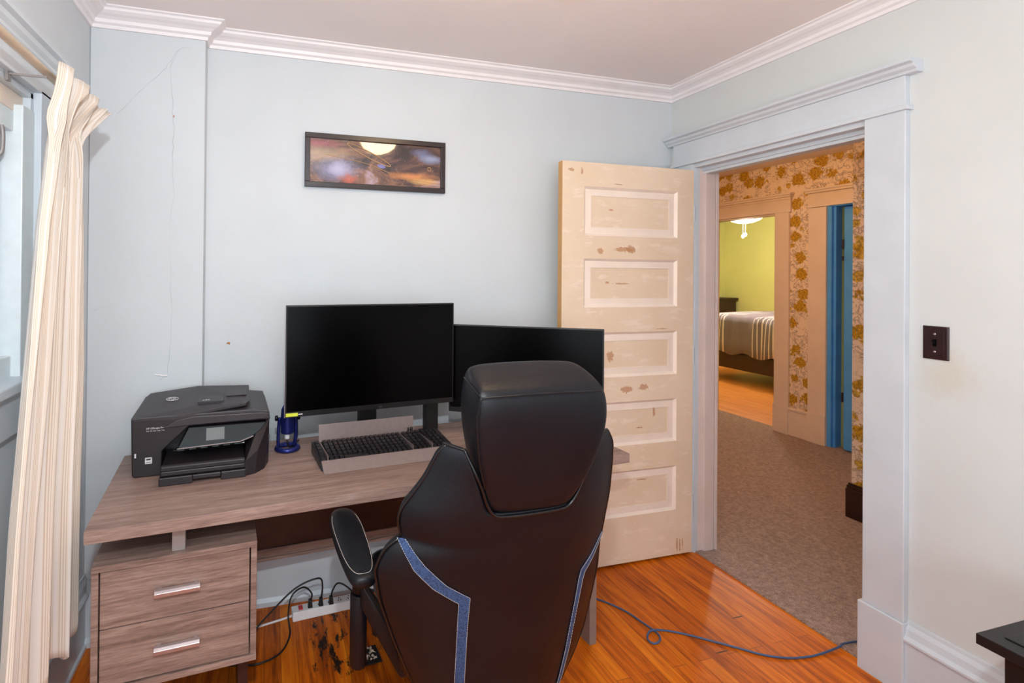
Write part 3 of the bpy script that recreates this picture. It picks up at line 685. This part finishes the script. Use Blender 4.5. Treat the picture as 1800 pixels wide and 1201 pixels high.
def backrest():
    bm=bmesh.new(); bs_=[-.56,-.53,-.48,-.42,-.35,-.28,-.21,-.15,-.10,-.06,-.03,0,.022,.038,.048,.06,.08,.11,.128,.142,.165,.20,.23,.25,.268,.28,.287]
    V=[]; NL,NM=10,10
    for b_ in bs_:
        l=interp(aL,b_);r=interp(aR,b_);a1=interp(nL,b_);a2=interp(nR,b_); row=[]
        xs=[l+(a1-l)*i/NL for i in range(NL)]+[a1+(a2-a1)*i/NM for i in range(NM)]+[a2+(r-a2)*i/NL for i in range(NL+1)]
        for x in xs: row.append(bm.verts.new(CL(x,b_,dsurf(x,b_))))
        V.append(row)
    for j in range(len(bs_)-1):
        for i in range(len(V[0])-1):
            if bs_[j]>=.141 and NL<=i<NL+NM: continue
            bm.faces.new([V[j][i],V[j][i+1],V[j+1][i+1],V[j+1][i]])
    for v in [v for v in bm.verts if not v.link_faces]: bm.verts.remove(v)
    # thickness: extrude forward
    r=bmesh.ops.extrude_face_region(bm,geom=list(bm.faces)); nv=[e for e in r['geom'] if isinstance(e,bmesh.types.BMVert)]
    for v in nv:
        q=v.co-OO; bb_=q.dot(upv); aa_=q.x-cxm
        v.co+=nrm*.062+Vector((-aa_*.07,0,0))-upv*.018
        if bb_>.12: v.co-=upv*(bb_-.12)*.25
        if aa_<-.2: v.co+=Vector((.012,0,0))-upv*.012*(1 if -.03<bb_<.05 else 0)
    bmesh.ops.recalc_face_normals(bm,faces=bm.faces)
    me=bpy.data.meshes.new('backrest'); bm.to_mesh(me); bm.free(); o=link('backrest',me,'leather',ch,True)
    k=o.modifiers.new('sub','SUBSURF'); k.levels=2; k.render_levels=2
    return o
bk=backrest()
def edgeline(tab,b0,b1,side,n=26,off=0):
    return [CL(interp(tab,b0+(b1-b0)*i/n)-off*side,b0+(b1-b0)*i/n,dsurf(interp(tab,b0+(b1-b0)*i/n)-off*side,b0+(b1-b0)*i/n)+.002) for i in range(n+1)]
b=B(); b.tube(smoothpath(edgeline(aL,-.55,.044,-1,22,.008),3),.0032,6); b.tube(smoothpath(edgeline(aL,.048,.278,-1,14,.008),3),.0032,6)
b.tube(smoothpath(edgeline(aR,-.55,.278,1,26,.008),3),.0032,6)
nt=[(interp(nL,v),v) for v in (.285,.24,.2,.165)]+[(-.098,.138),(-.06,.134),(0,.134),(.06,.134),(.092,.138)]+[(interp(nR,v),v) for v in (.165,.2,.24,.285)]
b.tube(smoothpath([CL(x,v-.004,dsurf(x,v)-.0035) for x,v in nt],4),.004,6)
b.tube(smoothpath([CL(x,.279,dsurf(x,.279)+.0) for x in (-.208,-.195,-.178,-.168)],4),.0032,6)
b.build('piping','piping',bk,smooth=True)
def stripe(pts,w0):
    # pts: (a_outer,b_outer,a_inner,b_inner) rows
    rows=[]; P=[]
    N=8
    for (p,q) in zip(pts,pts[1:]):
        for k in range(N):
            t=k/N; P.append([p[i]+(q[i]-p[i])*t for i in range(4)])
    P.append(pts[-1])
    o=B(); R=[]
    for ao,bo,ai,bi in P:
        R.append([CL(ao+(ai-ao)*s,bo+(bi-bo)*s,dsurf(ao+(ai-ao)*s,bo+(bi-bo)*s)-.0016) for s in (0,.33,.66,1)])
    o.grid(R); f=o.build('blue_stripe','blue_fabric',bk,solid=.0012)
    sb=B()
    for e in (0,3):
        pts_=[r[e]-nrm*.0012 for r in R]
        # dashed stitches
        L=0; seg=[]
        path=smoothpath(pts_,2)
        for i in range(0,len(path)-1):
            a_,c_=path[i],path[i+1]; n_=max(1,int((c_-a_).length/.0042))
            for k in range(n_):
                s0=a_.lerp(c_,k/n_); s1=a_.lerp(c_,(k+.6)/n_); sb.tube([s0,s1],.0007,4)
    sb.build('stitching','stitch',f)
lo=[(-.302,.044),(-.27,-.012),(-.225,-.055),(-.165,-.092),(-.163,-.16),(-.158,-.30),(-.145,-.46),(-.13,-.54)]
hi=[(-.285,.046),(-.245,.0),(-.195,-.045),(-.139,-.078),(-.139,-.16),(-.135,-.30),(-.122,-.46),(-.108,-.54)]
stripe([a_+b_ for a_,b_ in zip(lo,hi)],.03)
stripe([(.268,-.02,.258,-.014),(.228,-.062,.215,-.05),(.190,-.09,.173,-.075),(.184,-.11,.167,-.10),(.178,-.17,.162,-.17),(.166,-.30,.150,-.30),(.146,-.46,.132,-.46),(.13,-.54,.118,-.54)],.03)
# headrest
def headrest():
    b=B(); rows=[]
    prof=[(.132,-.088,.084,.012,.100),(.142,-.104,.096,.006,.115),(.165,-.116,.108,.002,.125),(.22,-.134,.134,-.002,.13),(.29,-.152,.156,-.004,.135),(.35,-.162,.163,-.002,.138),(.395,-.162,.158,.002,.138),(.420,-.158,.150,.008,.134),(.432,-.150,.140,.018,.128),(.440,-.135,.122,.035,.118)]
    n=8
    for bb_,l,r,d0,d1 in prof:
        ring=[]
        cr=.014
        pts=[(l+cr,d0),(l+(r-l)*.3,d0-.003),(l+(r-l)*.7,d0-.003),(r-cr,d0),(r,d0+cr*.6),(r+.004,d0+cr),(r+.006,(d0+d1)/2),(r-.002,d1-cr),(r-cr,d1),(l+(r-l)*.7,d1+.008),(l+(r-l)*.3,d1+.008),(l+cr,d1),(l+.002,d1-cr),(l-.006,(d0+d1)/2),(l-.004,d0+cr),(l,d0+cr*.6)]
        rows.append([b.bm.verts.new(CL(x,bb_+(.018 if bb_>.41 else .0)*min(1,max(0,(y-d0)/.09)),y)) for x,y in pts])
    for A,Bq in zip(rows,rows[1:]):
        m_=len(A)
        for k in range(m_): b.bm.faces.new([A[k],A[(k+1)%m_],Bq[(k+1)%m_],Bq[k]])
    b.bm.faces.new(rows[0]); b.bm.faces.new(rows[-1][::-1])
    return b.build('headrest','leather',ch,smooth=True,sub=2)
hr=headrest()
b=B()
b.tube(smoothpath([CL(-.161,.424,.006),(CL(-.08,.428,-.0005)),CL(.0,.429,-.001),CL(.08,.428,-.0005),CL(.138,.425,.004)],5),.0016,5)
b.tube(smoothpath([CL(-.161,.424,.006),CL(-.166,.38,.003),CL(-.162,.33,.001),CL(-.152,.27,.0),CL(-.134,.21,.001)],5),.0016,5)
b.tube(smoothpath([CL(-.161,.424,.006),CL(-.163,.428,.03),CL(-.163,.431,.07),CL(-.158,.425,.115)],5),.0016,5)
b.build('seam','piping',hr,smooth=True)
# seat
b=B()
def ringpts(x0,x1,y0,y1,z,cr=.06):
    P=[]
    for cx_,cy_,a0 in ((x1-cr,y0+cr,-90),(x1-cr,y1-cr,0),(x0+cr,y1-cr,90),(x0+cr,y0+cr,180)):
        for k in range(5): a=math.radians(a0+k*22.5); P.append((cx_+cr*math.cos(a),cy_+cr*math.sin(a),z))
    return P
R=[[b.bm.verts.new(p) for p in ringpts(-.24+i_,.26-i_,-.20+i_,.30-i_,z)] for i_,z in ((.03,.42),(.005,.43),(0,.46),(0,.505),(.012,.53),(.06,.535))]
for A,Bq in zip(R,R[1:]):
    for k in range(20): b.bm.faces.new([A[k],A[(k+1)%20],Bq[(k+1)%20],Bq[k]])
b.bm.faces.new(R[0][::-1]); b.bm.faces.new(R[-1]); seat=b.build('seat','leather',ch,smooth=True,sub=1)
b=B(); b.tube([(-.245,-.15,.515),(-.245,.24,.515)],.0014,5); b.build('stitching','stitch',seat)
# arms (left arm px->(.21..,1.28..1.62))
def arm(sx):
    x0=-.335 if sx<0 else .30
    b=B(); rows=[]
    for y,w,zc_,hh_ in ((-.165,.014,.690,.010),(-.160,.029,.690,.016),(-.145,.038,.691,.020),(-.08,.045,.695,.022),(0,.051,.702,.022),(.09,.052,.711,.022),(.155,.045,.716,.020),(.175,.032,.718,.016),(.183,.014,.718,.010)):
        xo=x0-.03*max(0,(y+.165)/.34)*(-1 if sx>0 else 1)*-1*0 + (-.012*(y+.165)/.34 if sx<0 else .012*(y+.165)/.34)
        rows.append([b.bm.verts.new((xo+w*math.cos(2*PI*k/12),y,zc_+hh_*(abs(math.sin(2*PI*k/12))**.7)*(1 if math.sin(2*PI*k/12)>0 else -1))) for k in range(12)])
    for A,Bq in zip(rows,rows[1:]):
        for k in range(12): b.bm.faces.new([A[k],A[(k+1)%12],Bq[(k+1)%12],Bq[k]])
    b.bm.faces.new(rows[0][::-1]); b.bm.faces.new(rows[-1])
    ar=b.build('armrest','leather',ch,smooth=True,sub=1)
    b=B(); P=[]
    for k in range(40):
        t=2*PI*k/40; c,s_=math.cos(t),math.sin(t)
        yy=.009+.157*(abs(s_)**.7)*(1 if s_>0 else -1); ww=(.038+.008*(yy+.1)/.25)
        P.append((x0+(-.012 if sx<0 else .012)*(yy+.165)/.34+ww*(abs(c)**.6)*(1 if c>0 else -1),yy,.7085+.022*(yy+.16)/.34-.001))
    b.tube(P,.0008,4,closed=True); b.build('stitching','stitch',ar)
    b=B(); s_=-1 if sx<0 else 1
    b.tube([(x0+.005,-.05,.60),(x0+.005,-.05,.675)],.018,12); b.tube([(x0+.005,-.05,.60),(x0+.005,-.05,.40)],.0235,14); b.build('arm_post','leather',ch,bevel=.004,smooth=True)
    b=B(); xi=-.20 if sx<0 else .24; b.hull([Vector(p) for p in ((x0+.005,-.08,.575),(x0+.005,-.02,.575),(x0+.005,-.08,.645),(x0+.005,-.02,.645),(x0+.03*(-sx),-.08,.60),(xi,-.13,.40),(xi,-.06,.40),(xi,-.13,.44),(xi,-.06,.46),(xi+.03*sx,-.13,.40),(xi+.03*sx,-.06,.40))]); b.build('arm_bracket','leather',ch,bevel=.008,smooth=True)
arm(-1); arm(1)
b=B(); b.box(-.14,.16,-.12,.22,.385,.42); b.build('seat_mechanism','black_plastic',ch,bevel=.01)
b=B(); b.hull([CL(-.12,-.55,.06),CL(.10,-.55,.06),CL(-.12,-.55,.10),CL(.10,-.55,.10),(-.12,-.14,.42),(.12,-.14,.42),(-.12,-.1,.39),(.12,-.1,.39)]); b.build('back_bracket','black_plastic',ch)
b=B(); b.tube([(.01,.05,.09),(.01,.05,.24)],.028,16); b.tube([(.01,.05,.24),(.01,.05,.39)],.016,16); b.build('gas_column','black_plastic',ch)
for k in range(5):
    a=math.radians(90+72*k+12); ux,uy=math.cos(a),math.sin(a)
    b=B(); b.tube([(.01,.05,.10),(.01+.15*ux,.05+.15*uy,.095),(.01+.29*ux,.05+.29*uy,.075)],[.03,.024,.017],10); lg=b.build('base_leg','black_plastic',ch,smooth=True)
    b=B(); cx_,cy_=.01+.29*ux,.05+.29*uy
    for s_ in (-.014,.014): 
        b.lathe([(.004,-.008),(.022,-.008),(.0275,-.004),(.0275,.004),(.022,.008),(.004,.008)],(cx_-uy*s_,cy_+ux*s_,.0277),18,Matrix.Rotation(a,4,'Z')@Matrix.Rotation(PI/2,4,'X'))
    b.tube([(cx_-uy*.02,cy_+ux*.02,.0277),(cx_+uy*.02,cy_-ux*.02,.0277)],.005,8); b.tube([(cx_,cy_,.0277),(cx_,cy_,.07)],.006,8)
    b.build('caster','black_plastic',lg)

# ================================================================== floor items
ps=thing('power_strip','white power strip with a red switch on the floor under the desk','power strip',(.115,2.185,0),math.radians(5))
b=B(); b.prism([(0,.001),(.06,.001),(.056,.036),(.008,.036)],'x',0,.30); b.build('housing','white',ps,bevel=.004)
b=B(); b.box(.028,.046,.018,.042,.036,.042); b.build('rocker_switch','red',ps,bevel=.001)
for k in range(5):
    x=.075+k*.044
    b=B()
    for xx in (x-.007,x+.004): b.box(xx,xx+.003,.022,.034,.0355,.0366)
    b.tube([(x,.042,.0355),(x,.042,.0366)],.003,8); b.build('outlet','gloss_black',ps)
b=B(); b.tube(smoothpath([(.005,.03,.012),(-.06,.028,.005),(-.2,.02,.004),(-.42,.05,.004)]),.0045,8); b.build('power_cord','white',ps,smooth=True)
def plugcable(nm,label,x,pts):
    t=thing(nm,label,'cable',(0,0,0))
    b=B(); b.hull([(x-.010,2.205,.037),(x+.010,2.205,.037),(x+.010,2.232,.037),(x-.010,2.232,.037),(x-.007,2.208,.068),(x+.007,2.208,.068),(x+.007,2.226,.068),(x-.007,2.226,.068)]); b.build('plug','cable_black',t,bevel=.002)
    b=B(); b.tube(smoothpath([(x,2.217,.062)]+pts),.0036,8); b.build('cord','cable_black',t,smooth=True)
plugcable('power_cable','black power cable plugged beside the red switch, looping down to the floor',.190,[(.195,2.205,.10),(.16,2.20,.135),(.11,2.17,.125),(.095,2.15,.06),(.10,2.10,.012),(.06,2.02,.004),(-.02,1.985,.004),(-.10,2.0,.004),(-.2,2.02,.004)])
plugcable('power_cable','black power cable from the rightmost plug, arching right behind the chair arm',.280,[(.285,2.205,.10),(.31,2.2,.13),(.36,2.19,.10),(.42,2.17,.03),(.47,2.15,.004),(.6,2.15,.004)])
plugcable('power_cable','black cable from the middle plug, arching left behind the drawer pedestal',.236,[(.24,2.20,.13),(.22,2.19,.17),(.12,2.18,.145),(.0,2.15,.06),(-.08,2.12,.006),(-.2,2.1,.004)])
b=B()
for k in range(5):
    r=.05+.008*k; b.tube([(.46+.012*k+r*math.cos(2*PI*i/30),2.25+.004*k+.35*r*math.sin(2*PI*i/30),.085+r*.9*math.sin(2*PI*i/30+.4)+.01*k) for i in range(30)],.0035,6,closed=True)
tag(b.build('cable_coil','cable_black',smooth=True),'tangled loops of black cable beside the power strip','cable')
cab=[(1.39,2.06,.004),(1.472,1.977,.004),(1.529,1.886,.004),(1.55,1.806,.004),(1.562,1.747,.005),(1.558,1.717,.004),(1.535,1.696,.004),(1.508,1.692,.004),(1.498,1.710,.004),(1.512,1.735,.004),(1.543,1.750,.010),(1.597,1.744,.006),(1.664,1.709,.004),(1.743,1.646,.004),(1.818,1.584,.004),(1.875,1.535,.004),(1.955,1.496,.004),(2.064,1.479,.004),(2.20,1.482,.010),(2.229,1.487,.014),(2.30,1.482,.014),(2.36,1.46,.014),(2.42,1.36,.014)]
b=B(); b.tube(smoothpath(cab,5),.0038,8); tag(b.build('network_cable','cable_blue',smooth=True),'thin blue-grey cable snaking over the wood floor out the doorway','cable')
dp=thing('floor_tray','small black tray of pale flaked debris on the floor beneath the chair','tray',(.375,1.925,0),.1)
B().box(-.045,.055,-.05,.04,.0005,.006).build('tray','black_plastic',dp,bevel=.002)
b=B()
for k in range(60):
    x,y=random.uniform(-.03,.04),random.uniform(-.035,.03); r=random.uniform(.003,.009)
    b.hull([(x+random.uniform(-r,r),y+random.uniform(-r,r),.006+random.uniform(0,r)) for _ in range(6)])
o=b.build('debris','debris',dp); o['kind']='stuff'
# black side table bottom right
tb=thing('side_table','black painted side table at the right edge of the picture','table',(1.704,.836,0))
b=B(); b.box(0,.45,-.60,0,.574,.600); b.box(.045,.405,-.56,-.03,.600,.603); b.build('table_top','black_table',tb,bevel=.0015)
b=B(); b.box(.05,.40,-.57,-.552,.50,.574); b.box(.05,.40,-.05,-.032,.50,.574); b.build('apron','black_table',tb)
for x in (.045,.36):
    for y in (-.58,-.075): B().box(x,x+.045,y,y+.045,0,.574).build('leg','black_table',tb,bevel=.002)
# pull cord tassel behind curtain
tl=thing('cord_tassel','small cream plastic cord pull hanging beside the pedestal','cord pull',(-.605,1.915,.49))
b=B(); b.lathe([(.003,.045),(.009,.035),(.010,.0),(.006,-.004)][::-1],n=12); b.build('tassel','rod',tl,smooth=True)
b=B(); b.tube([(0,0,.04),(0,0,1.535)],.0015,6); b.build('cord','rod',tl)
b=B(); b.box(-.004,.004,-.004,.004,.16,.17); b.build('clip','rod',tl)

# ================================================================== hall and bedroom
HX=4.70
struct(B().box(XR+.01,HX+.10,-.5,5.3,-.06,.008).build('floor_hall','carpet'))
struct(B().box(HX+.10,8.6,2.4,7.6,-.06,.0).build('floor_bedroom','oak_far'))
struct(B().box(XR+.12,8.7,-.6,7.7,ZC+.02,ZC+.08).build('ceiling_hall','ceiling'))
b=B(); b.box(XR+.111,XR+.12,-.5,1.30,.0,ZC+.02); b.box(XR+.111,XR+.12,2.32,5.3,0,ZC+.02); b.box(XR+.111,XR+.12,1.3,2.32,2.12,ZC+.02); struct(b.build('wall_hall_inner','wallpaper'))
# near hall block wall x 3.464, y<2.27
struct(B().box(3.464,HX,-.5,2.265,0,ZC+.02).build('wall_hall_near','wallpaper'))
struct(B().box(3.440,3.464,-.5,2.285,0.008,.185).box(3.446,3.464,-.5,2.282,.185,.205).box(3.452,3.464,-.5,2.278,.205,.218).build('baseboard_hall','dark_wood',bevel=.004))
struct(B().box(XR+.12,3.464,-.6,-.5,0,ZC).build('wall_hall_end','wallpaper'))
# far wall with bedroom opening y 3.735..4.50, closet opening y 2.42..3.265
b=B(); b.box(HX,HX+.12,3.265,3.735,0,ZC+.02); b.box(HX,HX+.12,4.50,5.3,0,ZC+.02); b.box(HX,HX+.12,3.735,4.50,2.09,ZC+.02); b.box(HX,HX+.12,2.265,3.265,2.11,ZC+.02)
struct(b.build('wall_hall_far','wallpaper'))
struct(B().box(XR+.12,HX+.12,5.3,5.4,0,ZC+.02).build('wall_hall_left','wallpaper'))
def casing(nm,y0,y1,z1):
    b=B(); b.box(HX-.022,HX,y0,y1,.27,z1); b.box(HX-.03,HX,y0-.003,y1+.003,.008,.27); struct(b.build(nm,'cream_trim',bevel=.003))
casing('trim_bedroom_casing_right',3.595,3.732,2.085); casing('trim_bedroom_casing_left',4.50,4.62,2.085); casing('trim_blue_door_casing',3.268,3.418,2.095)
b=B(); b.box(HX-.022,HX,3.58,4.64,2.085,2.225); b.box(HX-.045,HX,3.565,4.66,2.225,2.245); b.box(HX-.055,HX,3.555,4.67,2.245,2.262); b.box(HX-.03,HX,3.575,4.65,2.205,2.225); struct(b.build('trim_bedroom_head','cream_trim',bevel=.002))
b=B(); b.box(HX-.022,HX,2.3,3.425,2.10,2.225); b.box(HX-.045,HX,2.3,3.435,2.225,2.245); b.box(HX-.055,HX,2.3,3.445,2.245,2.262); struct(b.build('trim_blue_door_head','cream_trim',bevel=.002))
b=B(); b.box(HX-.018,HX,3.418,3.595,.008,.24); b.box(HX-.026,HX,3.418,3.595,.24,.262); struct(b.build('baseboard_hall_far','cream_trim',bevel=.002))
b=B(); b.box(HX-.002,HX+.14,3.730,3.745,0,2.09); b.box(HX-.002,HX+.14,4.49,4.505,0,2.09); b.box(HX-.002,HX+.14,3.735,4.50,2.075,2.092); struct(b.build('trim_bedroom_jamb','cream_trim'))
# blue door
bd=bpy.data.objects.new('door_2',None); C.objects.link(bd); struct(bd,'bright blue painted door at the far end of the hall','door')
b=B(); b.box(HX-.004,HX+.13,3.235,3.268,.008,2.11); b.box(HX+.02,HX+.05,3.215,3.235,.008,2.10); b.box(HX-.004,HX+.12,2.4,3.25,2.09,2.11); b.build('door_jamb','blue_door',bd,bevel=.003)
b=B(); b.box(HX+.055,HX+.09,2.42,3.175,.02,2.085); b.box(HX+.05,HX+.056,3.05,3.17,.03,2.08); b.build('door_slab','blue_door',bd,bevel=.003)
b=B(); b.box(HX+.012,HX+.050,2.98,3.145,.02,2.06); b.build('door_stile','blue_door',bd,bevel=.004)
b=B(); b.tube([(HX+.005,3.150,1.72),(HX+.005,3.150,1.80)],.008,8); b.tube([(HX+.004,3.150,1.62),(HX+.004,3.150,1.66)],.007,8); b.build('hinge','dark_wood',bd)
b=B(); b.tube([(HX+.005,3.150,.42),(HX+.005,3.150,.50)],.008,8); b.build('hinge','dark_wood',bd)
# bedroom
b=B(); b.box(8.2,8.3,2.4,7.6,0,ZC+.02); b.box(HX+.12,8.3,7.5,7.6,0,ZC+.02); b.box(HX+.12,8.3,2.3,2.4,0,ZC+.02); b.box(HX+.12,HX+.125,2.4,3.73,0,ZC); b.box(HX+.12,HX+.125,4.51,7.5,0,ZC); struct(b.build('wall_bedroom','green'))
bed=thing('bed','bed with grey striped blanket and dark wooden side rail in the green room','bed',(6.3,4.0,0))
b=B(); b.box(0,1.5,0,2.1,.18,.40); b.build('side_rail','dark_wood',bed,bevel=.006)
B().box(.02,1.48,.03,2.05,.40,.86).build('mattress','sheet',bed,bevel=.05,seg=4)
bl=B(); rows=[]
for i in range(61):
    y=.01+2.06*i/60; r=[]
    for (x,z) in ((-.035,.400+.025*math.sin(i*.5)),(-.035,.55),(-.03,.70),(-.022,.84),(.0,.90),(.05,.925),(.3,.93),(.8,.935),(1.3,.93),(1.48,.90)):
        w=.012*math.sin(i*.9+z*4)+.008*math.sin(i*2.3); r.append((x+(w if x<0.02 else 0),y,z+(.006*math.sin(i*1.3+x*9) if x>.02 else 0)))
    rows.append(r)
bl.grid(rows); bl.build('blanket','blanket',bed,smooth=True,solid=.012)
b=B(); b.box(.1,1.4,.05,.9,.937,.975); b.build('folded_sheet','sheet',bed,bevel=.015,seg=3)
for x in (.05,1.40):
    for y in (.02,2.0): B().box(x,x+.07,y,y+.07,0,.18).build('leg','dark_wood',bed)
ns=thing('nightstand','dark brown nightstand in the corner beyond the bed','nightstand',(7.82,7.23,0))
b=B(); b.box(-.1,.33,-.02,.24,0,1.05); b.build('cabinet','dark_wood',ns,bevel=.003); B().box(-.13,.35,-.05,.25,1.05,1.09).build('top','dark_wood',ns,bevel=.003)
bl_=thing('ceiling_lamp','glowing bowl ceiling lamp with pull chains in the green bedroom','ceiling lamp',(6.5,5.62,ZC+.02))
b=B(); b.lathe([(.03,-.322),(.10,-.31),(.17,-.282),(.215,-.245),(.22,-.23),(.20,-.225)],n=32); b.build('glass_bowl','bed_lamp_glow',bl_,smooth=True)
b=B(); b.lathe([(.05,-.225),(.05,-.02),(.08,0)],n=20); b.build('stem','brass',bl_)
for dx,dy,L_ in ((0,-.01,.36),(-.01,.02,.41)):
    b=B(); b.tube([(dx,dy,-.32),(dx,dy,-.32-L_*.4)],.002,5); b.lathe([(.004,.03),(.016,.02),(.02,0),(.012,-.02),(.003,-.026)][::-1],(dx,dy,-.32-L_*.45),12); b.build('pull_chain','bed_lamp_glow',bl_)
print('objects',len(bpy.data.objects))
